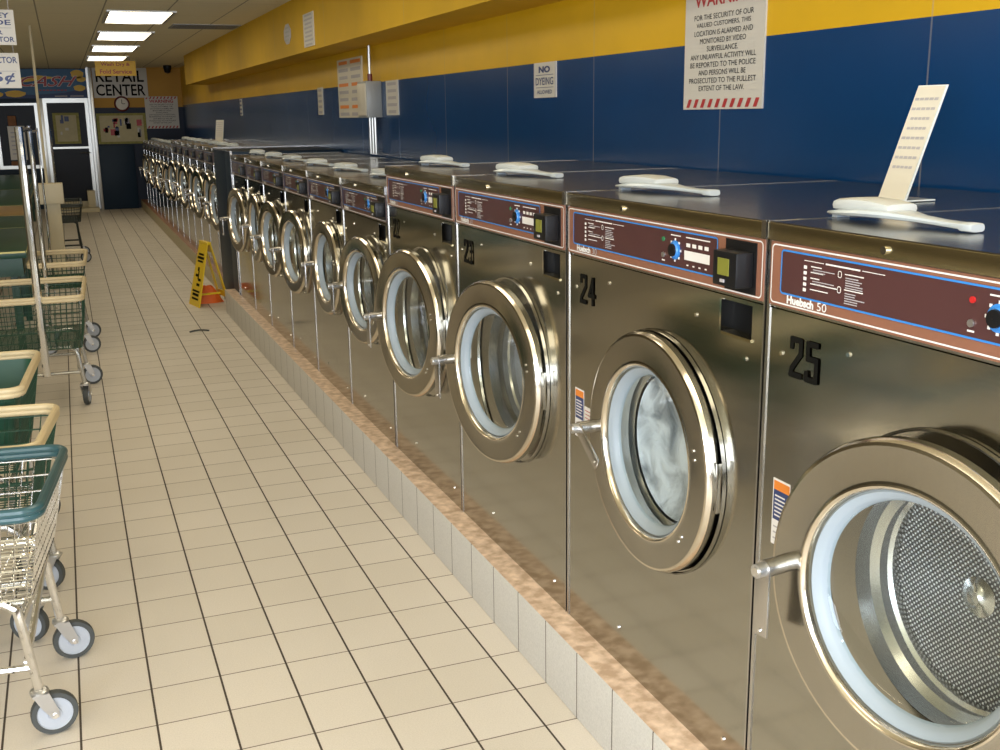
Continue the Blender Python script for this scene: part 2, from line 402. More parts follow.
# bulkhead between the two rows
mb = MB()
mb.box(XM+.002, XW-.01, 9.23, 9.93, 0, 1.335, 'navy', .004); mb.box(XM+.002, XW-.01, 8.85, 9.23, HK, 1.335, 'navy', .004)
mb.box(XM-.008, XM+.006, 8.845, 8.87, HK, 1.34, 'strip'); mb.box(XM-.004, XW-.01, 9.90, 9.93, 1.335, 1.347, 'strip')
mb.box(XM-.006, XM+.004, 8.87, 9.925, 1.333, 1.343, 'strip')
tag(mb.build('bulkhead'), 'dark navy boxed partition standing between the near and far washer rows', 'partition')
# soffit
XS = 1.80; ZS = 2.082
mb = MB(); mb.box(XS, XW, -2.4, 17.3, ZS, CEIL, 'soffit'); struct(mb.build('trim_3'), 'long yellow soffit box running along the right wall under the ceiling')
# ceiling lights
def light(i, y, lab):
    x0, x1, y0, y1 = .485, 1.0, y-.60, y+.60
    r = empty('ceiling_light', ((x0+x1)/2, y, CEIL-.012))
    mb = MB(); mb.box(x0-.03, x1+.03, y0-.03, y0, CEIL-.012, CEIL, 'alu'); mb.box(x0-.03, x1+.03, y1, y1+.03, CEIL-.012, CEIL, 'alu')
    mb.box(x0-.03, x0, y0, y1, CEIL-.012, CEIL, 'alu'); mb.box(x1, x1+.03, y0, y1, CEIL-.012, CEIL, 'alu')
    f = mb.build('frame'); mb = MB()
    rows = [[(x0+(x1-x0)*k/8, yy, CEIL-.004-.010*math.sin(PI*k/8)) for yy in (y0, y1)] for k in range(9)]
    mb.grid(rows, 'tube'); d = mb.build('diffuser')
    for o in (f, d):
        o.parent = r; o.matrix_parent_inverse = Matrix.Translation(-r.location)
    tag(r, lab, 'light', 'fluorescent ceiling lights')
ords = ['nearest and largest lit fluorescent panel in the ceiling, above the aisle', 'second lit fluorescent ceiling panel counted from the camera', 'third lit fluorescent ceiling panel counted from the camera', 'farthest lit fluorescent ceiling panel, just above the yellow sign']
for k, y in enumerate((10.8, 13.2, 15.55, 18.05)): light(k, y, ords[k])
for k, y in enumerate((8.4, 6.0, 3.6, 1.2, -1.2)):  # unseen panels continuing the row, added to light the near aisle
    light(k, y, 'unseen fluorescent ceiling panel added over the aisle, above the picture, %s from the far wall' % ('fifth', 'sixth', 'seventh', 'eighth', 'ninth')[k])
for k, y in enumerate((2, 7, 12, 17)):
    area('left_ceiling_fill', (-2.6, y, CEIL-.03), (0, 0, 0), .5, 1.2, 20, (1, .84, .60))  # added fill light over the unseen left side, no fixtures modelled
# ceiling vent strip + black camera
mb = MB(); mb.box(1.12, XS-.02, 11.5, 12.05, CEIL-.006, CEIL, 'ebox')
for k in range(6): mb.box(1.14, XS-.04, 11.54+k*.085, 11.575+k*.085, CEIL-.008, CEIL-.006, 'tgrey')
tag(mb.build('ceiling_vent'), 'dim grey slotted vent strip set across the ceiling beside the soffit', 'vent')
mb = MB(); mb.cyl((1.83, 20.4, 0), .07, CEIL-.05, CEIL, 2, 'black'); mb.lathe([(.001, CEIL-.14), (.05, CEIL-.12), (.07, CEIL-.05)], (1.83, 20.4, 0), 2, 'black', 20)
tag(mb.build('security_camera'), 'small black dome camera on the ceiling near the end wall', 'camera')

# ------------------------------------------------------------------ washers
TW = lambda u, d, z: (-d, -u, z)     # u right along the front, d out of the front, z up
def panel_place(d, uc, zc):
    return lambda a, b: (uc+a, d, zc+b)
def make_washer(kind, W=.9):
    big = kind in ('big', 'fifty')
    root = empty('washing_machine', (0, 0, 0))
    H = 1.202 if big else 1.117
    zp1 = H-.034; zp0 = zp1-.125 if big else zp1-.118     # control panel
    uc = .49 if big else .495; zc = .633 if big else .652; R = .282 if big else .238
    rg = R*.715; D = .86
    g = .003
    # body: sides, back, front sheet with openings
    mb = MB(TW)
    mb.box(g, W-g, -D, -.45, 0, H-.036, 'steel')
    for a, b in ((g, g+.004), (W-g-.004, W-g)): mb.box(a, b, -.45, -.001, 0, H-.036, 'steel')
    mb.box(g, W-g, -.45, -.001, 0, .01, 'steel')
    # front sheet
    rec = (W*.832, W*.948, zp0-.078, zp0-.012)
    loops = [[(g, 0), (W-g, 0), (W-g, zp0-.004), (g, zp0-.004)],
             [(rec[0], rec[2]), (rec[1], rec[2]), (rec[1], rec[3]), (rec[0], rec[3])],
             [(uc+rg*1.0*math.cos(2*PI*k/48), zc+rg*1.0*math.sin(2*PI*k/48)) for k in range(48)]]
    edges = []
    for lp in loops:
        vv = [mb.v((a, 0, b)) for a, b in lp]
        for i in range(len(vv)): edges.append(mb.bm.edges.new((vv[i], vv[(i+1) % len(vv)])))
    r = bmesh.ops.triangle_fill(mb.bm, edges=edges, use_beauty=True)
    for f in r['geom']:
        if isinstance(f, bmesh.types.BMFace): f.material_index = mb.mi('steel')
    # behind the control panel
    mb.box(g, W-g, -.45, -.004, zp0-.004, H-.036, 'steel')
    # edge strips
    mb.box(g, g+.009, 0, .0025, 0, H-.004, 'strip'); mb.box(W-g-.005, W-g, 0, .0025, 0, H-.004, 'strip')
    for su, sz in ((.06, zp0-.085), (.27, zp0-.05), (.72, zp0-.062), (.93, zp0-.12), (.35, .10), (.90, .06)):
        mb.cyl((su*W, 0, sz), .0045, 0, .003, 1, 'chrome', 8)
    mb.build('body', root)
    # coin recess
    mb = MB(TW); a, b, c, d = rec
    mb.face([(a, -.03, c), (b, -.03, c), (b, -.03, d), (a, -.03, d)], 'dark')
    mb.face([(a, 0, c), (a, -.03, c), (a, -.03, d), (a, 0, d)], 'chrome'); mb.face([(b, 0, c), (b, -.03, c), (b, -.03, d), (b, 0, d)], 'dark')
    mb.face([(a, 0, c), (b, 0, c), (b, -.03, c), (a, -.03, c)], 'visor'); mb.face([(a, 0, d), (b, 0, d), (b, -.03, d), (a, -.03, d)], 'dark')
    mb.box(a-.006, a, 0, .004, c-.006, d, 'chrome'); mb.box(a-.006, b+.003, 0, .004, c-.006, c, 'visor')
    mb.build('coin_recess', root)
    # top
    mb = MB(TW)
    mb.box(g, W-g, -D, .008, H-.034, H-.002, 'visor', .0015)
    mb.box(g, W-g, -D, .006, H-.0025, H, 'top_steel')
    mb.box(W-g-.012, W-g+.002, -.0, .0095, H-.033, H+.0008, 'strip')
    mb.box(g, g+.003, -D, .006, H, H+.0012, 'chrome_warm')
    mb.cyl((W*.36, 0, H-.02), .007, .008, .013, 1, 'chrome', 12)
    mb.build('top_panel', root)
    # control panel decal stack
    mb = MB(TW)
    mb.box(g+.004, W-g-.002, -.003, .002, zp0, zp1, 'strip')
    mb.box(g+.008, W-g-.006, .002, .004, zp0+.004, zp1-.002, 'copper' if kind != 'small' else 'copperd')
    def outline(x0, x1, z0, z1, r, t, m, d):
        o = rrect(x0, x1, z0, z1, r); i = rrect(x0+t, x1-t, z0+t, z1-t, max(r-t, .001))
        n = len(o)
        for k in range(n):
            mb.face([(o[k][0], d, o[k][1]), (o[(k+1) % n][0], d, o[(k+1) % n][1]), (i[(k+1) % n][0], d, i[(k+1) % n][1]), (i[k][0], d, i[k][1])], m)
    outline(g+.012, W-g-.010, zp0+.008, zp1-.006, .010, .0028, 'whitep', .0046)
    bx0, bx1, bz0, bz1 = .045*W/.9, .812*W, zp0+.028, zp1-.014
    mb.face([(p[0], .0046, p[1]) for p in rrect(bx0, bx1, bz0, bz1, .008)], 'maroon')
    outline(bx0, bx1, bz0, bz1, .008, .0034, 'bluep', .0052)
    dd = .0052; ih = bz1-bz0
    def bar(a, b, z, h, m='greyp'): mb.face([(a, dd, z-h/2), (b, dd, z-h/2), (b, dd, z+h/2), (a, dd, z+h/2)], m)
    t0 = bx0+.068*W/.9
    bar(t0, t0+.055, bz1-.013, .0012, 'whitep'); bar(t0+.06, t0+.15, bz1-.013, .0028, 'whitep'); bar(t0+.155, t0+.21, bz1-.013, .0012, 'whitep')
    zz = bz1-.022; random.seed(3)
    for k in range(5):
        bar(t0, t0+.009, zz-.003, .006, 'whitep'); bar(t0+.02, t0+.02+(.03, .035, .025, .075, .05)[k], zz, .0018, 'whitep')
        if k in (0, 2):
            bar(t0+.026, t0+.085, zz-.005, .0016); bar(t0+.026, t0+.06, zz-.009, .0016)
        zz -= (ih-.030)/5.2
    for q in (0, 1):
        zq = bz1-.026-q*(ih-.03)*.5
        outline(t0+.094, t0+.104, zq-.006, zq+.006, .004, .0015, 'whitep', dd)
        bar(t0+.112, t0+.16, zq+.002, .0018, 'whitep')
        for k in range(5): bar(t0+.114, t0+.14+random.random()*.03, zq-.004-k*.0042, .0018)
    # logo word and size number
    fit_text(mb, 'Huebsch', 'whitep', .016, .078, panel_place(.0058, bx0+.062, zp0+.0205), bold=.05)
    fit_text(mb, '50' if kind == 'fifty' else '30', 'whitep' if kind == 'fifty' else 'greyp', .015, .026, panel_place(.0058, bx0+.124, zp0+.0205))
    # right side controls
    k0 = W*.562
    bar(k0+.037, k0+.078, bz1-.012, .0025, 'whitep'); bar(k0+.10, k0+.195, bz1-.012, .0025, 'whitep')
    for q in range(4): bar(k0+.102+q*.024, k0+.118+q*.024, bz1-.028, .008, 'whitep'); bar(k0+.105+q*.024, k0+.113+q*.024, bz0+.012, .003, 'whitep')
    bar(k0+.095, k0+.195, bz0+.033, .020, 'whitep')
    bar(k0, k0+.014, bz0+.012, .003, 'whitep')
    mb.cyl((k0+.007, 0, bz1-.024), .005, .005, .008, 1, 'redled' if kind == 'fifty' else 'greenled', 12)
    mb.cyl((k0+.007, 0, bz0+.024), .006, .005, .008, 1, 'zinc', 12)
    mb.build('control_panel', root)
    mb = MB(TW); kz = (bz0+bz1)/2-.002
    mb.lathe([(.021, .0052), (.021, .007), (.016, .008), (.014, .012)], (k0+.057, 0, kz), 1, 'bluep', 20)
    mb.lathe([(.0142, .0080), (.0135, .0165), (.0005, .018)], (k0+.057, 0, kz), 1, 'black', 16)
    for q in range(8):
        a = q*PI/4; cu_, cz_ = k0+.057+.023*math.cos(a), kz+.023*math.sin(a)
        mb.box(cu_-.0025, cu_+.0025, .0052, .006, cz_-.0025, cz_+.0025, 'whitep')
    mb.build('knob', root)
    # card reader
    mb = MB(TW); c0 = W*.852
    mb.box(c0-.006, c0+.100, .0045, .006, zp0+.012, zp1-.012, 'black')
    mb.box(c0+.010, c0+.092, .006, .046, zp0+.026, zp1-.030, 'black', .004)
    mb.box(c0+.030, c0+.068, .046, .0475, zp0+.048, zp1-.044, 'lcd')
    mb.box(c0+.040, c0+.054, .046, .048, zp0+.034, zp0+.040, 'greyp')
    mb.build('card_reader', root)
    # opening flange and drum
    mb = MB(TW)
    Rf = R+.006
    mb.lathe([(rg, .001), (Rf-.006, .001), (Rf-.004, .009), (Rf-.001, .010), (Rf, .0015)], (uc+.006, 0, zc), 1, 'door_steel', 64)
    mb.build('door_flange', root)
    mb = MB(TW)
    mb.lathe([(rg*.99, .0), (rg*.97, -.03), (rg*.90, -.04), (rg*.93, -.045), (rg*.93, -.062), (rg*.90, -.068), (rg*.90, -.086)], (uc, 0, zc), 1, 'drum', 64)
    mb.lathe([(.001, -.070), (.012, -.071), (.017, -.077), (.024, -.080), (.034, -.0835)], (uc, 0, zc), 1, 'drum', 32)
    dr = mb.build('drum', root)
    # perforated back: own object origin at centre so pattern is centred
    mb = MB(TW); mb.disc((0, 0, 0), rg*.905, 1, 'perf', 48); mb.build('drum_back', dr, loc=TW(uc, -.0845, zc))
    # door, pivoting on its right edge
    hu = uc+R
    piv = TW(hu, .010, zc)
    mb = MB(TW); c = (-R, 0, 0)
    b = .011
    mb.lathe([(rg-.002, .0), (rg-.001, .024), (rg+.002, .029), (rg+.006, .031), (rg+.009, .030)], c, 1, 'chrome_warm', 72)
    mb.lathe([(rg+.009, .030), (rg+.012, .0290), (rg+.015, .0288), (R-b-.003, .0288), (R-b, .0290)], c, 1, 'door_steel', 72)
    mb.lathe([(R-b, .0290), (R-b*.5, .0275), (R-.002, .022), (R, .017)], c, 1, 'chrome_warm', 72)
    mb.lathe([(R, .017), (R, .0), (rg-.002, .0)], c, 1, 'door_steel', 72)
    for a in (12, 17, -38, -43):
        a = math.radians(a); mb.cyl((-R+(R-.05)*math.cos(a), 0, (R-.05)*math.sin(a)), .004, .029, .031, 1, 'chrome', 8)
    mb.box(-.002, .006, -.004, .010, -.055, .055, 'door_steel', .001)
    door = mb.build('door', root, loc=piv)
    rgl = rg*.90
    mb = MB(TW); mb.lathe([(rg-.002, .012), (rg-.006, .016), (rgl+.004, .010), (rgl, .004), (rgl-.004, -.01)], c, 1, 'gasket', 72); mb.build('gasket', door)
    mb = MB(TW); mb.lathe([(rgl*math.cos(t), -.034*math.sin(t)+.0) for t in [PI/2*k/8*.995 for k in range(9)]], c, 1, 'glass', 48); mb.build('door_glass', door)
    # latch handle on the left edge of the door
    mb = MB(TW); hx = 0
    mb.cyl((hx, 0, 0), .016, 0, .044, 1, 'strip', 20); mb.cyl((hx, 0, 0), .0125, .044, .062, 1, 'zinc', 20); mb.cyl((hx, 0, 0), .008, .062, .065, 1, 'chrome', 12)
    mb.box(hx-.016, hx+.016, .041, .047, -.125, 0, 'strip', .002)
    mb.cyl((hx, 0, -.115), .003, .047, .050, 1, 'chrome', 8)
    mb.build('latch_handle', door, loc=TW(-2*R+.028, .027, -.004))
    # dispenser lid on top: lying along the front edge
    LB, LS = (-.150, .03) if kind == 'fifty' else (-.160, .20)
    mb = MB(TW); rows = []
    for t, wd, zl, zh in ((0, .02, .007, .009), (.012, .05, .006, .013), (.05, .080, .006, .018), (.11, .09, .008, .023), (.16, .085, .009, .024), (.19, .065, .008, .023), (.23, .038, .007, .019), (.28, .030, .005, .016), (.325, .032, .003, .015), (.330, .034, 0, .016), (.350, .034, 0, .016), (.353, .030, .001, .014)):
        uu = t-.01; ring = []
        for k in range(12):
            a = 2*PI*k/12; e = .6
            cx = math.copysign(abs(math.cos(a))**e, math.cos(a)); cz = math.copysign(abs(math.sin(a))**e, math.sin(a))
            ring.append((uu, LB-LS*t+cx*wd/2, H+.001+(zl+zh)/2+cz*(zh-zl)/2))
        rows.append(ring)
    V = mb.grid(rows, 'lid', closed_v=True); mb.cap(V[0][::-1], 'lid'); mb.cap(V[-1], 'lid')
    mb.box(.0, .014, LB-.02, LB+.01, H+.0005, H+.012, 'lid'); 
    dl = mb.build('dispenser_lid', root)
    mb = MB(TW); rows = []
    for t, zt, sc in ((.022, .030, .5), (.024, .034, .9), (.034, .037, 1), (.08, .041, 1), (.13, .040, 1), (.160, .036, 1), (.170, .034, .95), (.172, .028, .6)):
        ring = []
        for k in range(12):
            a = 2*PI*k/12; e = .5
            cx = math.copysign(abs(math.cos(a))**e, math.cos(a)); cz = math.copysign(abs(math.sin(a))**e, math.sin(a))
            zb = .015
            ring.append((t-.01, LB-.01-LS*t+cx*.036*sc, H+.001+(zb+zt)/2+cz*(zt-zb)/2))
        rows.append(ring)
    V = mb.grid(rows, 'lid_cap', closed_v=True); mb.cap(V[0][::-1], 'lid_cap'); mb.cap(V[-1], 'lid_cap')
    mb.build('lid_cap', dl)
    return root, dict(W=W, H=H, uc=uc, zc=zc, R=R, zp0=zp0)
def number(root, body, W, zp0):
    mb = MB(TW)
    # stencil-like condensed digits drawn as strokes (u,z) in a 0..1 cell
    S = {'2': [[(0, .78), (0, 1), (.9, 1), (.9, .62), (.1, .18), (0, 0), (1, 0)]],
         '3': [[(0, .82), (0, 1), (.9, 1), (.9, .55), (.35, .55)], [(.9, .5), (.9, 0), (0, 0), (0, .18)]],
         '4': [[(.7, 0), (.7, 1), (0, .32), (1, .32)]],
         '5': [[(.9, 1), (.05, 1), (.05, .58), (.9, .58), (.9, 0), (0, 0), (0, .18)]]}
    x = .084; dk = .0012; z = zp0-.118; h = .066; wd = .030
    for ch in body:
        for st in S[ch]:
            for (a, b), (c, d) in zip(st[:-1], st[1:]):
                p = Vector((x+a*wd, z+b*h)); q = Vector((x+c*wd, z+d*h)); dr = (q-p).normalized(); nn = Vector((-dr.y, dr.x))*.0056; p = p-dr*.004; q = q+dr*.004
                dk += .0002; mb.face([(p.x-nn.x, dk, p.y-nn.y), (q.x-nn.x, dk, q.y-nn.y), (q.x+nn.x, dk, q.y+nn.y), (p.x+nn.x, dk, p.y+nn.y)], 'blackpaint')
        x += .048
    o = mb.build('number', root); o['label'] = 'black stencilled number ' + body
def sticker(root, u, z, small=False, full=True):
    mb = MB(TW)
    if full:
        mb.box(u, u+.052, 0, .001, z, z+.135, 'whitep'); mb.box(u+.003, u+.052, .001, .0014, z+.113, z+.131, 'orangep'); mb.box(u+.003, u+.052, .001, .0014, z+.052, z+.113, 'navyp')
        for k in range(6): mb.box(u+.008, u+.045-.006*(k % 2), .0014, .0017, z+.060+k*.008, z+.063+k*.008, 'whitep')
        for k in range(3): mb.box(u+.006, u+.045, .001, .0014, z+.012+k*.012, z+.015+k*.012, 'greyp')
    if small:
        mb.box(u+.058, u+.096, 0, .0015, z+.055, z+.095, 'whitep')
        for k in range(3): mb.box(u+.062, u+.092, .0015, .0019, z+.064+k*.01, z+.066+k*.01, 'redp')
    o = mb.build('warning_sticker', root); o['label'] = 'orange, black and white warning sticker' if full else 'small white sticker'

GW = 'stainless front-loading washers in the near row'
big, P = make_washer('big', .896)
fifty = None
def place(o, y, x, z, sy_, ang, lab, grp):
    o.location = (x, y, z); o.scale = (1, sy_, 1)
    for c in o.children:
        if c.name.startswith('door') and not c.name.startswith('door_flange'): c.rotation_euler = (0, 0, math.radians(ang))
    tag(o, lab, 'washing machine', grp)
m24 = big; m25, P25 = make_washer('fifty', .896); m23 = dup(big); m22 = dup(big)
place(m25, 1.7087, XM, HK, 1, 9, 'large stainless washer stencilled 25, cut off by the right edge', GW)
place(m24, 2.6048, XM, HK, 1, 0, 'large stainless washer stencilled 24, white suds behind its glass', GW)
place(m23, 3.5037, XM, HK, 1.0, 9, 'large stainless washer stencilled 23 with an empty drum', GW)
place(m22, 4.3567, XM, HK, .952, 9, 'large stainless washer taller than the small washer on its left, left of washer 23', GW)
number(m25, '25', P['W'], P['zp0']); number(m24, '24', P['W'], P['zp0']); number(m23, '23', P['W'], P['zp0']); number(m22, '22', P['W'], P['zp0'])
sticker(m25, .048, .575); sticker(m24, .050, .550, True); sticker(m23, .03, .54, True, False)
for c in m24.children:
    for h in c.children:
        if h.name.startswith('latch_handle'): h.rotation_euler = (math.radians(-58), 0, 0)
# suds in washer 24
mb = MB(TW); rgl = P['R']*.715*.875
mb.lathe([(rgl*math.sin(t), -.044-.018*math.cos(t)) for t in [PI/2*k/8+.001 for k in range(9)]][::-1], (P['uc'], 0, P['zc']), 1, 'suds', 48)
o = mb.build('soapy_load', m24); o['label'] = 'white suds and wet laundry'
small, PS = make_washer('small', .75)
ys = [5.155, 5.9326, 6.6434, 7.4143, 8.0938, 8.8226]
ye = [4.3611] + ys[:-1]
lab6 = ['small stainless washer directly left of the taller washer 22', 'small stainless washer, second to the left of washer 22', 'small stainless washer, third to the left of washer 22',
        'small stainless washer, third counted from the navy partition, in the near row', 'small stainless washer, second counted from the navy partition, in the near row', 'small stainless washer touching the near side of the navy partition']
for i, (a, b) in enumerate(zip(ys, ye)):
    o = small if i == 0 else dup(small)
    place(o, a, XM, HK, (a-b)/.75, (8, 3, 8, 7, 2, 8)[i], lab6[i], GW)
GF = 'washers in the far row beyond the partition'
fy = [10.63+.693*(k+1) for k in range(-1, 6)]
nm = ['first', 'second', 'third', 'fourth', 'fifth', 'sixth', 'seventh', 'eighth', 'ninth']
for i, y in enumerate(fy):
    o = dup(small); place(o, y+.0, XM2, HK2, .693/.75, 4 if i % 2 else 9, 'far-row washer, %s one beyond the navy partition, brass-lit door ring' % nm[i], GF)
    o.scale = (.94, .693/.75, 1.05)
fy2 = [14.84+.66*(k+1) for k in range(8)]
for i, y in enumerate(fy2):
    o = dup(small); place(o, y, XM2, HK2, .66/.75, 4 if i % 2 else 9, 'low washer at the end of the far row, %s past the step down in height' % nm[i], GF)
    o.scale = (.94, .66/.75, .97)

# ------------------------------------------------------------------ writing and signs
def wplace(x, yc, zc):     # plane facing -X: text runs towards -Y
    return lambda a, b: (x, yc-a, zc+b)
def eplace(y, xc, zc):     # plane facing -Y: text runs towards +X
    return lambda a, b: (xc+a, y, zc+b)
WT = ['FOR THE SECURITY OF OUR', 'VALUED CUSTOMERS, THIS', 'LOCATION IS ALARMED AND', 'MONITORED BY VIDEO', 'SURVEILLANCE.', 'ANY UNLAWFUL ACTIVITY WILL', 'BE REPORTED TO THE POLICE', 'AND PERSONS WILL BE', 'PROSECUTED TO THE FULLEST', 'EXTENT OF THE LAW.']
def slanted(mb, pl, x0, x1, z0, z1, n, m):
    st = (x1-x0)/n
    for k in range(n):
        a = x0+k*st+st*.1; b = a+st*.45; sh = st*.35
        pts = [pl(a, z0), pl(b, z0), pl(min(b+sh, x1), z1), pl(a+sh, z1)]
        V = [mb.v(p) for p in pts]; f = mb.bm.faces.new(V); f.material_index = mb.mi(m)
# large warning sign on right wall: y 3.03..3.52, z 1.605..2.06
mb = MB(); YC = 3.277; hw = .243
mb.box(XW-.006, XW, YC-hw, YC+hw, 1.605, 2.066, 'signwhite')
pl = wplace(XW-.0075, YC, 0)
fit_text(mb, 'WARNING', 'redp', .045, .36, wplace(XW-.0075, YC, 1.972), bold=.02)
wd = [.36, .33, .355, .28, .19, .40, .40, .29, .41, .28]
for k, t in enumerate(WT): fit_text(mb, t, 'blackpaint', .0175, wd[k], wplace(XW-.0075, YC, 1.915-k*.0265))
slanted(mb, lambda a, b: pl(a, b), -.225, .235, 1.611, 1.640, 10, 'redp'); slanted(mb, lambda a, b: pl(a, b), -.225, .235, 2.034, 2.060, 10, 'redp')
tag(mb.build('warning_sign'), 'large white WARNING sign with red hazard stripes on the blue wall above washer 24', 'sign')
# no dyeing
mb = MB(); YC = 4.765; mb.box(XW-.006, XW, YC-.125, YC+.125, 1.67, 1.829, 'signwhite')
fit_text(mb, 'NO', 'navyp', .030, .13, wplace(XW-.0075, YC, 1.797), bold=.05)
fit_text(mb, 'DYEING', 'navyp', .034, .20, wplace(XW-.0075, YC, 1.744), bold=.01)
fit_text(mb, 'ALLOWED', 'navyp', .018, .17, wplace(XW-.0075, YC, 1.696), bold=.01)
mb.box(XW-.0075, XW-.006, YC-.1, YC+.1, 1.7715, 1.7735, 'navyp'); mb.box(XW-.0075, XW-.006, YC-.1, YC+.1, 1.715, 1.717, 'navyp')
for s_ in (-1, 1): mb.box(XW-.007, XW-.006, YC+s_*.121-.003, YC+s_*.121+.003, 1.67, 1.829, 'greyp')
tag(mb.build('no_dyeing_sign'), 'small white NO DYEING ALLOWED sign on the blue wall', 'sign')
def wall_sign(name, x, y0, y1, z0, z1, label, rows, m='signwhite', cols=1, tm='navyp', head=None, seed=1, hm=None):
    random.seed(seed)
    mb = MB(); mb.box(x-.006, x, y0, y1, z0, z1, m); wc = (y1-y0)/cols; h = (z1-z0)/rows
    for c in range(cols):
        for r in range(rows):
            z = z1-h*(r+.5); ww = wc*(.62+.2*random.random()); yc = y0+wc*(c+.5)
            mb.box(x-.0075, x-.006, yc-ww/2, yc+ww/2, z-h*.22, z+h*.22, (hm if (hm and r % 3 == 0) else tm))
    return tag(mb.build(name), label, 'sign')
wall_sign('wall_sign', XW, 9.47, 9.66, 1.61, 1.84, 'small cream sign on the blue wall, left of the large glossy price chart', 5, 'card', 1, 'greyp', seed=4)
wall_sign('wall_sign', XW, 14.04, 14.2, 1.62, 1.82, 'tiny cream sign on the blue wall farthest from the camera', 4, 'card', 1, 'navyp', seed=5)
wall_sign('price_chart', XW, 8.10, 8.88, 1.585, 2.03, 'tall cream price chart behind the grey electrical box, orange and dark print', 8, 'card', 2, 'greyp', seed=6, hm='orangep')
wall_sign('wall_sign', XW, 7.18, 7.47, 1.60, 1.83, 'white lettered sign on the blue wall directly right of the electrical box', 5, 'signwhite', 1, 'greyp', seed=9)
wall_sign('soffit_notice', XS, 8.22, 8.58, 2.11, 2.35, 'rectangular printed notice with grey lines on the yellow soffit face', 8, 'signwhite', 1, 'greyp', seed=8)
# octagonal dull sign on the soffit
mb = MB(); pts = [(XS-.004, 9.24+.15*math.cos(PI/8+k*PI/4), 2.256+.084*math.sin(PI/8+k*PI/4)) for k in range(8)]
mb.face(pts, 'greyp'); mb.face([(XS, p[1], p[2]) for p in pts], 'greyp')
for k in range(8): a, b = pts[k], pts[(k+1) % 8]; mb.face([a, b, (XS, b[1], b[2]), (XS, a[1], a[2])], 'greyp')
for k in range(4): mb.box(XS-.0055, XS-.004, 9.16, 9.32, 2.20+k*.032, 2.214+k*.032, 'ebox')
tag(mb.build('octagon_sign'), 'faded grey octagonal sign on the yellow soffit face', 'sign')
# electrical box with conduits
r = empty('electrical_box', (XW, 7.75, 1.58))
def under(root, mb, name):
    o = mb.build(name); o.parent = root; o.matrix_parent_inverse = Matrix.Translation(-Vector(root.location)); return o
mb = MB(); mb.box(XW-.11, XW, 7.60, 7.85, 1.585, 1.835, 'ebox', .004); mb.box(XW-.116, XW-.11, 7.61, 7.84, 1.60, 1.82, 'card', .002); under(r, mb, 'enclosure')
mb = MB(); mb.tube([(XW-.06, 7.68, 1.835), (XW-.06, 7.68, 2.077)], .011, 'conduit'); under(r, mb, 'conduit')
mb = MB(); mb.tube([(XW-.06, 7.68, 1.835), (XW-.06, 7.68, 1.885)], .018, 'clockred'); o = under(r, mb, 'coupling'); o['label'] = 'dark red conduit coupling'
mb = MB()
for q in range(3): mb = MB(); mb.tube([(XW-.05, 7.62+.07*q, 1.585), (XW-.05, 7.62+.07*q, 1.33)], .010, 'conduit'); under(r, mb, 'lower_conduit')
tag(r, 'grey metal electrical box with conduits mounted on the blue wall', 'electrical box')

# acrylic sign cards on top of washers
def card(loc, rz, h, wd, lean, lab):
    r = empty('card_stand', loc, rz)
    # local: faces -X, leaning back to +X
    L = lambda a, d, t: (d*math.cos(lean)+t*math.sin(lean), -a, t*math.cos(lean)-d*math.sin(lean)*0+.003)
    mb = MB(); mb.box(-.012, .085, -wd/2, wd/2, 0, .003, 'acrylic'); 
    V = [L(a, d, t) for a in (-wd/2, wd/2) for d in (0, .005) for t in (0, h)]
    vs_ = [mb.v(p) for p in V]
    for q in ((0, 1, 3, 2), (4, 6, 7, 5), (0, 4, 5, 1), (2, 3, 7, 6), (0, 2, 6, 4), (1, 5, 7, 3)):
        f = mb.bm.faces.new([vs_[i] for i in q]); f.material_index = mb.mi('acrylic')
    mb.build('holder', r)
    mb = MB(); e = -.0012
    mb.face([L(-wd/2+.002, e, .002), L(wd/2-.002, e, .002), L(wd/2-.002, e, h-.002), L(-wd/2+.002, e, h-.002)], 'card')
    random.seed(2)
    for k in range(8):
        ww = wd*(.34+.09*random.random()); t = h*(.88-.085*k)
        for j in range(5):
            a0 = -ww+ww*2*j/5; mb.face([L(a0, e-.0006, t-.003), L(a0+ww*.33, e-.0006, t-.003), L(a0+ww*.33, e-.0006, t+.003), L(a0, e-.0006, t+.003)], 'greyp')
    mb.build('printed_card', r)
    return tag(r, lab, 'sign stand')
card((1.70, 1.935, HK+P['H']+.002), 0, .262, .086, .36, 'cream printed card in an acrylic stand leaning on top of washer 24')
card((1.64, 12.75, HK2+PS['H']*1.05+.002), math.radians(50), .25, .10, .2, 'small cream card stand on top of the far washer row')

# ------------------------------------------------------------------ end wall items
ye_ = YE
mb = MB(); mb.box(0.60, 1.53, ye_-.02, ye_, 1.97, 2.49, 'signwhite')
fit_text(mb, 'RETAIL', 'blackpaint', .20, .82, eplace(ye_-.022, 1.065, 2.345), bold=.015); fit_text(mb, 'CENTER', 'blackpaint', .20, .84, eplace(ye_-.022, 1.065, 2.105), bold=.015)
tag(mb.build('retail_center_sign'), 'grey board with black RETAIL CENTER lettering on the end wall', 'sign')
# hanging yellow sign
r = empty('hanging_sign', (.82, 17.2, 2.22)); xc = .82
mb = MB(); mb.box(xc-.28, xc+.28, 17.19, 17.21, 2.21, 2.42, 'yellowp')
fit_text(mb, 'Wash Dry &', 'redp', .06, .40, eplace(17.188, xc, 2.365), bold=.02); fit_text(mb, 'Fold Service', 'redp', .06, .44, eplace(17.188, xc, 2.27), bold=.02)
under(r, mb, 'board')
for s_ in (-.2, .2): mb = MB(); mb.tube([(xc+s_, 17.2, 2.42), (xc+s_, 17.2, CEIL)], .005, 'greyp', 6); under(r, mb, 'hanger')
tag(r, 'yellow hanging sign with red Wash Dry & Fold Service lettering', 'sign')
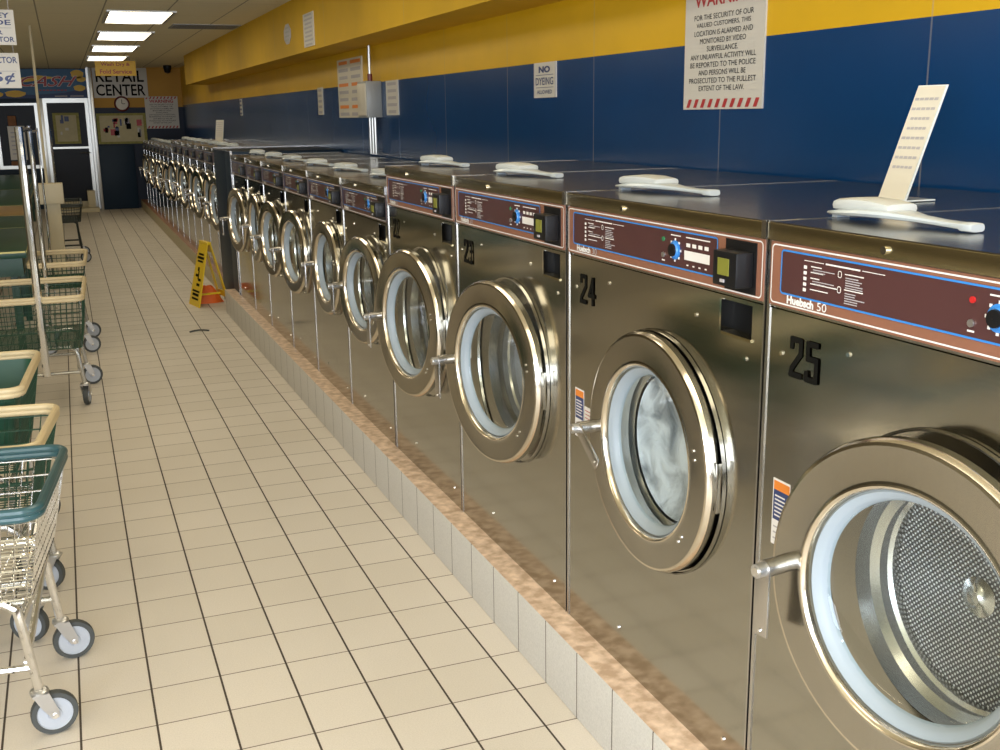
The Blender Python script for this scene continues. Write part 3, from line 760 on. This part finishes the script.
# clock
r = empty('wall_clock', (1.05, ye_, 1.86)); 
mb = MB(); mb.lathe([(.125, 0), (.135, -.03), (.12, -.05), (.105, -.035)], (1.06, ye_, 1.865), 1, 'clockred', 32); under(r, mb, 'rim')
mb = MB(); mb.disc((1.06, ye_-.03, 1.865), .11, 1, 'card', 32); under(r, mb, 'face')
mb = MB(); mb.box(1.055, 1.065, ye_-.034, ye_-.031, 1.865, 1.94, 'black'); mb.box(1.06, 1.115, ye_-.034, ye_-.031, 1.86, 1.87, 'black'); under(r, mb, 'hands')
tag(r, 'round wall clock with dark red rim under the RETAIL CENTER sign', 'clock')
# far warning sign
mb = MB(); xc = 1.745; z1 = 1.99; z0 = 1.42
mb.box(xc-.29, xc+.29, ye_-.012, ye_, z0, z1, 'signwhite')
fit_text(mb, 'WARNING', 'redp', .06, .42, eplace(ye_-.014, xc, 1.905), bold=.03)
for k, t in enumerate(WT): fit_text(mb, t, 'blackpaint', .020, wd[k]*1.15, eplace(ye_-.014, xc, 1.845-k*.036), bold=.006)
slanted(mb, eplace(ye_-.014, xc, 0), -.28, .28, z0+.005, z0+.045, 9, 'redp'); slanted(mb, eplace(ye_-.014, xc, 0), -.28, .28, z1-.045, z1-.005, 9, 'redp')
tag(mb.build('warning_sign'), 'small distant WARNING sign with red hazard stripes on the end wall', 'sign')
# bulletin boards
def board(name, x0, x1, y, z0, z1, lab, n, seed):
    random.seed(seed); r = empty(name, ((x0+x1)/2, y, z0))
    mb = MB(); mb.box(x0, x1, y-.03, y, z0, z1, 'boardframe'); under(r, mb, 'frame')
    mb = MB(); mb.box(x0+.05, x1-.05, y-.035, y-.03, z0+.04, z1-.04, 'board'); under(r, mb, 'panel')
    for k in range(n):
        mb = MB(); px = x0+.09+(x1-x0-.22)*random.random(); pz = z0+.08+(z1-z0-.2)*random.random()
        mb.box(px, px+.03+.06*random.random(), y-.04, y-.035, pz, pz+.03+.09*random.random(), random.choice(['navyp', 'blackpaint', 'redp', 'signwhite', 'greyp', 'maroon'])); under(r, mb, 'pinned_paper')
    return tag(r, lab, 'bulletin board')
board('bulletin_board', .60, 1.45, ye_, 1.16, 1.70, 'wide cream bulletin board with dark pinned pictures on the end wall', 22, 5)
# blue lower block on the end wall
mb = MB(); mb.box(.585, 1.19, ye_-.14, ye_-.002, 0, 1.14, 'navy', .004); tag(mb.build('wall_cabinet'), 'plain dark blue boxed-in cabinet under the wide bulletin board', 'cabinet')
mb = MB(); mb.box(.535, 0.585, ye_-.14, ye_-.002, 0, 2.49, 'alu', .004); struct(mb.build('trim_4'), 'tall pale metal door jamb')
# door in back wall
r = empty('door_1', (.15, YD, 0))
mb = MB(); mb.box(-.26, .54, YD-.02, YD+.02, 0, 1.98, 'darkglass'); under(r, mb, 'leaf')
mb = MB(); 
for a, b in ((-.27, -.21), (.44, .50)): mb.box(a, b, YD-.05, YD-.02, 0, 1.98, 'alu')
mb.box(-.21, .44, YD-.05, YD-.02, 1.90, 1.98, 'alu'); mb.box(-.21, .44, YD-.05, YD-.02, 1.08, 1.115, 'alu'); mb.box(-.21, .44, YD-.05, YD-.02, 0, .12, 'cream')
under(r, mb, 'frame')
mb = MB(); mb.tube([(.40, YD-.05, 1.0), (.30, YD-.11, 1.0), (.42, YD-.11, 1.0), (.46, YD-.05, 1.0)], .012, 'alu', 6); under(r, mb, 'handle')
struct(r)
board('bulletin_board', -.13, .32, YD-.022, 1.17, 1.72, 'cream poster with yellow border behind the dark glass door', 5, 8)
# window in back wall
r = empty('window_2', (-.74, YD, .74))
mb = MB()
for a, b in ((-1.10, -1.04), (-.42, -.36)): mb.box(a, b, YD-.03, YD+.05, .74, 1.90, 'alu')
mb.box(-1.04, -.42, YD-.03, YD+.05, .74, .80, 'alu'); mb.box(-1.04, -.42, YD-.03, YD+.05, 1.86, 1.90, 'alu'); under(r, mb, 'frame')
mb = MB(); mb.box(-1.04, -.42, YD+.03, YD+.05, .80, 1.86, 'darkglass'); under(r, mb, 'pane')
struct(r)
mb = MB(); mb.box(-.90, -.62, YD-.01, YD+.02, .90, 1.50, 'card'); 
for k in range(6): mb.box(-.86, -.68, YD-.012, YD-.01, 1.0+k*.075, 1.02+k*.075, 'greyp')
tag(mb.build('window_poster'), 'cream paper poster inside the left window', 'poster')
mb = MB(); mb.box(-.36, -.27, YD-.06, YD, 0, 2.0, 'alu', .004); struct(mb.build('trim_5'), 'pale grey mullion between window and door')
mb = MB(); mb.box(-.88, -.74, YD-.10, YD-.02, 1.502, 1.68, 'brownitem', .02); tag(mb.build('package'), 'orange-brown package above the cream poster in the left window', 'package')
mb = MB(); mb.box(-.9, -.7, YD-.1, YD-.02, .80, .88, 'brownitem', .02); tag(mb.build('package'), 'low brown package on the sill under the cream window poster', 'package')
# banner
mb = MB(); yb = YD-.12; mb.box(-1.15, .53, yb, yb+.015, 1.98, 2.49, 'banner')
pb = eplace(yb-.002, 0, 0)
mb.face([pb(-1.15, 1.98), pb(.53, 1.98), pb(.53, 2.16), pb(.1, 2.07), pb(-.4, 2.04), pb(-1.15, 2.07)], 'banner2')
def blob(cx, cz, rx, rz_, m, d=.003): mb.face([(cx+rx*math.cos(2*PI*k/16)*(1+.12*math.sin(k*2.1)), yb-d, cz+rz_*math.sin(2*PI*k/16)) for k in range(16)], m)
blob(.36, 2.40, .11, .075, 'yellowp'); blob(.42, 2.31, .08, .05, 'yellowp'); blob(.38, 2.155, .10, .055, 'yellowp'); blob(-.70, 2.06, .17, .06, 'yellowp'); blob(-1.0, 2.05, .10, .05, 'yellowp')
mb.face([(-.62, yb-.003, 2.33), (-.30, yb-.003, 2.38), (.1, yb-.003, 2.33), (-.2, yb-.003, 2.31), (-.45, yb-.003, 2.27), (-.62, yb-.003, 2.25)], 'yellowp')
fit_text(mb, 'CASH', 'whitep', .19, .98, eplace(yb-.004, -.13, 2.275), bold=.03, shear=.5)
fit_text(mb, 'CASH', 'redp', .175, .96, eplace(yb-.006, -.13, 2.275), bold=.01, shear=.5)
for k in range(2): mb.box(-.05+.26*k, .16+.28*k, yb-.004, yb, 2.005, 2.025, 'greyp')
for k in range(8): mb.box(-.3+.06*k, -.26+.06*k, yb-.005, yb, 2.11, 2.13, 'redp')
tag(mb.build('cash_banner'), 'blue banner with red CASH lettering and yellow money bags above the door', 'banner')

# ------------------------------------------------------------------ hanging signs at the top left
def hang_sign(x1, y, z0, z1, wd, lines, lab, tilt=0):
    r = empty('hanging_price_sign', (x1-wd/2, y, z0)); xc = x1-wd/2
    mb = MB(); mb.box(x1-wd, x1, y, y+.006, z0, z1, 'signwhite', .002)
    h = (z1-z0)
    for (t, f, hh, ww) in lines: fit_text(mb, t, 'navyp', h*hh, ww, eplace(y-.0015, xc, z0+h*f), bold=.02)
    mb.box(x1-wd+.02, x1-.02, y-.001, y, z0+h*.48, z0+h*.487, 'navyp')
    under(r, mb, 'board')
    for s_ in (-.4, .4): mb = MB(); mb.tube([(xc+wd*s_, y+.003, z1), (xc+wd*s_, y+.003, CEIL)], .0015, 'greyp', 5); under(r, mb, 'hanging_wire')
    tag(r, lab, 'sign', 'hanging white signs')
YS_ = 7.0
hang_sign(-.188, YS_, 2.018, 2.21, .25, [('MONEY', .84, .15, .20), ('INSIDE', .64, .15, .21), ('FOR', .36, .13, .12), ('EXTRACTOR', .16, .15, .23)], 'upper of two white hanging signs at the top left corner')
hang_sign(-.190, YS_+.1, 1.783, 1.98, .25, [('EXTRACTOR', .80, .18, .23), ('75¢', .28, .34, .19)], 'lower white hanging sign at the left edge reading 75 cents')

# ------------------------------------------------------------------ wet floor sign, orange cloth, drain strip
r = empty('wet_floor_sign', (1.065, 9.70, 0), math.radians(11))
def leaf(sx, name, txt):
    # panel leaning; base at local x = sx*.125, top at x=0
    mb = MB(); Hh = .545; n = Vector((sx*.125, 0, 0)); w0, w1 = .145, .105
    L = lambda a, t, d: (sx*(.125*(1-t)+.006+d), a*(w0*(1-t)+w1*t), Hh*t)
    def slab(a0, a1, t0, t1, d0, d1, m):
        V = [mb.v(L(a, t, d)) for a in (a0, a1) for t in (t0, t1) for d in (d0, d1)]
        for q in ((0, 1, 3, 2), (4, 6, 7, 5), (0, 4, 5, 1), (2, 3, 7, 6), (0, 2, 6, 4), (1, 5, 7, 3)):
            f = mb.bm.faces.new([V[i] for i in q]); f.material_index = mb.mi(m)
    if txt:
        slab(-1, 1, .0, 1, 0, .010, 'signyellow')
        for t0, t1, a in ((.80, .83, .6), (.74, .78, .75), (.69, .72, .6), (.16, .20, .6), (.22, .25, .7), (.10, .13, .6)): slab(-a, a, t0, t1, .010, .0115, 'blackpaint')
        # falling figure
        for (a0, a1, t0, t1) in ((-.1, .25, .55, .61), (-.15, .05, .42, .56), (.0, .55, .46, .50), (-.65, -.1, .40, .44), (-.5, .1, .32, .36)): slab(a0, a1, t0, t1, .010, .0115, 'blackpaint')
    else:
        slab(-1, -.62, 0, 1, 0, .010, 'signyellow'); slab(.62, 1, 0, 1, 0, .010, 'signyellow'); slab(-.62, .62, .12, .22, 0, .01, 'signyellow'); slab(-.62, .62, .85, 1, 0, .01, 'signyellow')
    return mb.build(name, r)
leaf(-1, 'printed_panel', True); leaf(1, 'support_panel', False)
mb = MB(); mb.box(-.02, .02, -.11, .11, .530, .557, 'signyellow', .006); mb.build('hinge_cap', r)
mb = MB(); mb.box(-.10, .10, -.012, .012, .085, .10, 'signyellow'); mb.build('spreader_bar', r)
tag(r, 'yellow A-frame wet floor sign standing on the tiles by the kerb end', 'safety sign')
mb = MB(); rows = []
for k in range(9):
    t = k/8; h_ = .15*math.sin(PI/2*min(1, (1-t)*1.25))**1.2 if t < 1 else 0; rad = .145*t+.001
    rows.append([(1.055+rad*math.cos(2*PI*j/20)*(1+.10*math.sin(3*j)), 9.80+rad*.5*math.sin(2*PI*j/20), max(0.001, h_+.012*math.sin(j*2.3)*t*(1-t)*4)) for j in range(20)])
mb.grid(rows, 'orange', closed_v=True); tag(mb.build('orange_cloth'), 'crumpled bright orange cloth heap on the floor behind the yellow sign', 'cloth')
mb = MB(); mb.tube([(.762+.143*k/8, 8.43+.03*math.sin(PI*k/8), .006+.004*math.sin(PI*k/8)) for k in range(9)], .0065, 'rubber', 6)
tag(mb.build('rubber_strip'), 'short dark curved strip lying on the floor tiles', 'strip')

# ------------------------------------------------------------------ carts
def castor(r, x, y, ang, rad=.060, parent=None):
    k = bpy.data.objects.new('castor', None); C.objects.link(k); k.parent = r; k.location = (x, y, 0); k.rotation_euler = (0, 0, ang)
    tr = .031
    mb = MB(); mb.lathe([(.0, .137), (.016, .137), (.024, .132), (.024, .122), (.014, .118)], (0, 0, 0), 2, 'zinc', 16)
    for s_ in (-1, 1):
        o = s_*.021
        pts = [(-.020, .128), (.022, .128), (.041, .075), (.041, .053), (.023, .052), (.0, .088)]
        V1 = [mb.v((px, o, pz)) for px, pz in pts]; V2 = [mb.v((px, o+s_*.003, pz)) for px, pz in pts]
        for V in (V1, V2): mb.cap(V, 'zinc')
        for i in range(6): mb.bm.faces.new((V1[i], V1[(i+1) % 6], V2[(i+1) % 6], V2[i])).material_index = mb.mi('zinc')
    mb.box(-.020, .022, -.022, .022, .120, .128, 'zinc'); mb.cyl((tr, 0, rad), .007, -.028, .028, 1, 'chrome', 10)
    mb.build('fork', k)
    mb = MB(); c = (tr, 0, rad)
    mb.lathe([(rad*.76, -.013), (rad*.97, -.013), (rad, -.007), (rad, .007), (rad*.97, .013), (rad*.76, .013)], c, 1, 'rubber', 32)
    mb.lathe([(.004, -.013), (.016, -.015), (.018, -.010), (rad*.72, -.009), (rad*.765, -.0125)], c, 1, 'hub', 28)
    mb.lathe([(.004, .013), (.016, .015), (.018, .010), (rad*.72, .009), (rad*.765, .0125)], c, 1, 'hub', 28)
    mb.build('wheel', k)
    return k
def make_cart(loc, rz, W, L, Z, rim, wire, frame, lab, cdx=(-.05, .07), inset=.05, cy=None, zb=.40, pole=None, liner=None, cang=(.3, .5), tap=.05, crad=.060):
    # local: x from -L to 0 (right end is x=0), y from -W/2 to W/2
    r = empty('laundry_cart', loc, rz); ph = []
    rc = .05
    def loop(z, e, rr):
        return [(p[0], p[1], z) for p in rrect(-L+e, -e, -W/2+e, W/2-e, rr, 6)]
    mb = MB(); mb.tube(loop(Z, .0, rc), .012, rim, 10, closed=True)
    # padded flat band of the bumper
    for dz in (.016,): mb.tube(loop(Z-dz, .0, rc), .011, rim, 10, closed=True)
    mb.build('rim', r)
    mb = MB(); D = Z-zb
    for t in (.12, .30, .48, .66, .84, 1.0):
        mb.tube(loop(Z-D*t, tap*t, max(.02, rc-.02*t)), .0028, wire, 5, closed=True)
    def vert(x0, y0, x1, y1): mb.tube([(x0, y0, Z-.01), (x1, y1, zb)], .0019, wire, 4, caps=False)
    n = int(W/.030)
    for k in range(n+1):
        f = k/n; y = -W/2+.02+(W-.04)*f; y2 = (-W/2+tap+.01)+(W-2*tap-.02)*f
        vert(0, y, -tap, y2); vert(-L, y, -L+tap, y2)
        mb.tube([(-L+tap, y2, zb), (-tap, y2, zb)], .0019, wire, 4, caps=False)
    n = int(L/.034)
    for k in range(n+1):
        f = k/n; x = -L+.02+(L-.04)*f; x2 = -L+tap+.01+(L-2*tap-.02)*f
        vert(x, -W/2, x2, -W/2+tap); vert(x, W/2, x2, W/2-tap)
        mb.tube([(x2, -W/2+tap, zb), (x2, W/2-tap, zb)], .0019, wire, 4, caps=False)
    b = mb.build('wire_basket', r)
    if liner:
        mb = MB(); A = loop(Z-.02, .012, rc); B = loop(zb+.02, tap+.012, .03); mb.grid([A, B], liner, closed_v=True); mb.build('liner', r)
    # tubular frame: two inverted U hoops (near, far) plus side rails
    yl = [-W/2+inset, W/2-inset]
    xr = -tap-.03; xl = -L+tap+.03
    mb = MB(); fr = .0125
    for y in yl:
        mb.tube([(xr+.02, y, .132), (xr, y, .30), (xr-.01, y, zb-.035), (xr-.04, y, zb-.012), (xl+.04, y, zb-.012), (xl+.01, y, zb-.035), (xl, y, .30), (xl-.02, y, .132)], fr, frame, 8)
        mb.tube([(xr+.015, y, .20), (xl-.015, y, .20)], fr*.8, frame, 8)
    for x, zz in ((xr-.003, .335), (xl+.003, .335)): mb.tube([(x, yl[0], zz), (x, yl[1], zz)], fr*.9, frame, 8)
    mb.tube([(xr, yl[0], .22), (xr-.004, yl[1], .33)], fr*.8, frame, 8)
    mb.build('frame', r)
    for i, (x, y) in enumerate(((xr+.02, yl[0]), (xr+.02, yl[1]), (xl-.02, yl[0]), (xl-.02, yl[1]))):
        castor(r, x, y, cang[i % 2], crad)
    if pole:
        mb = MB(); px, top, prad = pole
        for q, yy in enumerate((-W/2-.005, W/2+.005)):
            mb.tube([(px, yy, .22), (px, yy, top)], prad*(1 if q == 0 else .55), 'chrome', 10)
        mb.tube([(px, -W/2-.005, top-.02), (px, W/2+.005, top-.02)], prad*.6, 'chrome', 8)
        mb.build('hanging_rack', r)
    tag(r, lab, 'laundry cart', 'wire laundry carts along the left side')
    return r
R_ = math.radians
make_cart((-.116, 3.065, 0), R_(-7), .56, .85, .652, 'bluerim', 'chrome', 'chrome', 'nearest chrome wire laundry cart with dark blue-green rim', cang=(R_(14), R_(14)), inset=.065)
make_cart((-.135, 3.635, 0), R_(-7), .50, .85, .648, 'creamrim', 'greenwire', 'cartsteel', 'green wire cart with cream rim directly behind the blue-green rimmed cart', cang=(R_(160), R_(165)))
make_cart((-.195, 4.27, 0), R_(-4), .66, .80, .70, 'creamrim', 'greenwire', 'cartsteel', 'cream-rimmed green cart with a solid green liner, third from the camera', liner='greencloth', cang=(R_(30), R_(40)))
make_cart((.03, 6.73, 0), R_(-2), .80, .75, .65, 'creamrim', 'greenwire', 'cartsteel', 'wide green wire cart with cream rim and tall double-pole chrome rack', pole=(-.225, 1.567, .022), inset=.13, cang=(R_(80), R_(10)), tap=.03, zb=.36)
make_cart((.07, 8.27, 0), R_(-2), .78, .36, .65, 'creamrim', 'greenwire', 'cartsteel', 'short cream-rimmed cart beside the green folding table', pole=(-.25, 1.545, .014), inset=.12, cang=(R_(10), R_(10)), tap=.03, zb=.48)
make_cart((.13, 13.6, 0), R_(0), 1.0, .34, .67, 'darkwire', 'darkwire', 'darkwire', 'farthest small dark wire cart beside the beige post', pole=(-.25, 1.50, .010), inset=.2, cang=(R_(10), R_(10)), tap=.03, zb=.48)

# ------------------------------------------------------------------ folding tables
def table(y0, y1, x1, z, lab, gold=False, th=.05, ap=.12):
    r = empty('folding_table', ((-1.4+x1)/2, (y0+y1)/2, 0)); x0 = -1.4
    mb = MB(); mb.box(x0, x1, y0, y1, z-th, z, 'tgold' if gold else 'table', .006); 
    mb.box(x0+.006, x1-.006, y0-.003, y0+.001, z-.014, z-.002, 'tedge'); mb.box(x1-.001, x1+.003, y0+.006, y1-.006, z-.014, z-.002, 'tedge')
    under(r, mb, 'tabletop')
    mb = MB(); mb.box(x0+.03, x1-.03, y0+.006, y0+.03, z-th-ap, z-th, 'table'); mb.box(x1-.05, x1-.03, y0+.03, y1-.03, z-th-ap, z-th, 'table'); under(r, mb, 'apron')
    for lx in (x0+.08, x1-.12):
        for ly in (y0+.10, y1-.10):
            mb = MB(); mb.box(lx, lx+.05, ly-.025, ly+.025, 0, z-th, 'tgold' if gold else 'table', .004); under(r, mb, 'leg')
    tag(r, lab, 'table', 'green folding tables'); return r
table(7.90, 9.66, -.30, .75, 'nearest green laminate folding table on the left side')
table(9.70, 10.92, -.33, .75, 'second green folding table, in front of the brown bench')
table(10.95, 12.22, -.36, .75, 'shiny brown and gold bench between two runs of green tables', gold=True)
table(12.28, 15.1, -.40, .75, 'long green folding table just beyond the brown bench')
table(15.16, 19.3, -.46, .75, 'farthest green folding table before the window wall')

# ------------------------------------------------------------------ beige box, column and power pole
mb = MB(); mb.box(-.215, -.085, 11.95, 12.08, 0, .78, 'cream', .006)
r = empty('service_post', (-.15, 12.0, 0))
under(r, mb, 'post')
mb = MB(); mb.box(-.30, -.045, 11.88, 12.12, .775, .975, 'metalbox', .008); under(r, mb, 'box')
mb = MB(); mb.tube([(-.19, 12.0, .975), (-.19, 12.0, CEIL)], .013, 'cream', 8); under(r, mb, 'conduit_pole')
tag(r, 'beige box on a square cream post with a thin white pole to the ceiling', 'service post')
mb = MB(); mb.box(.32, .45, 20.9, 21.08, 0, .36, 'cream', .01); mb.box(-.20, .50, 20.6, 20.9, 0, .07, 'cream', .01)
tag(mb.build('door_step'), 'low cream step and box in front of the dark door', 'step')
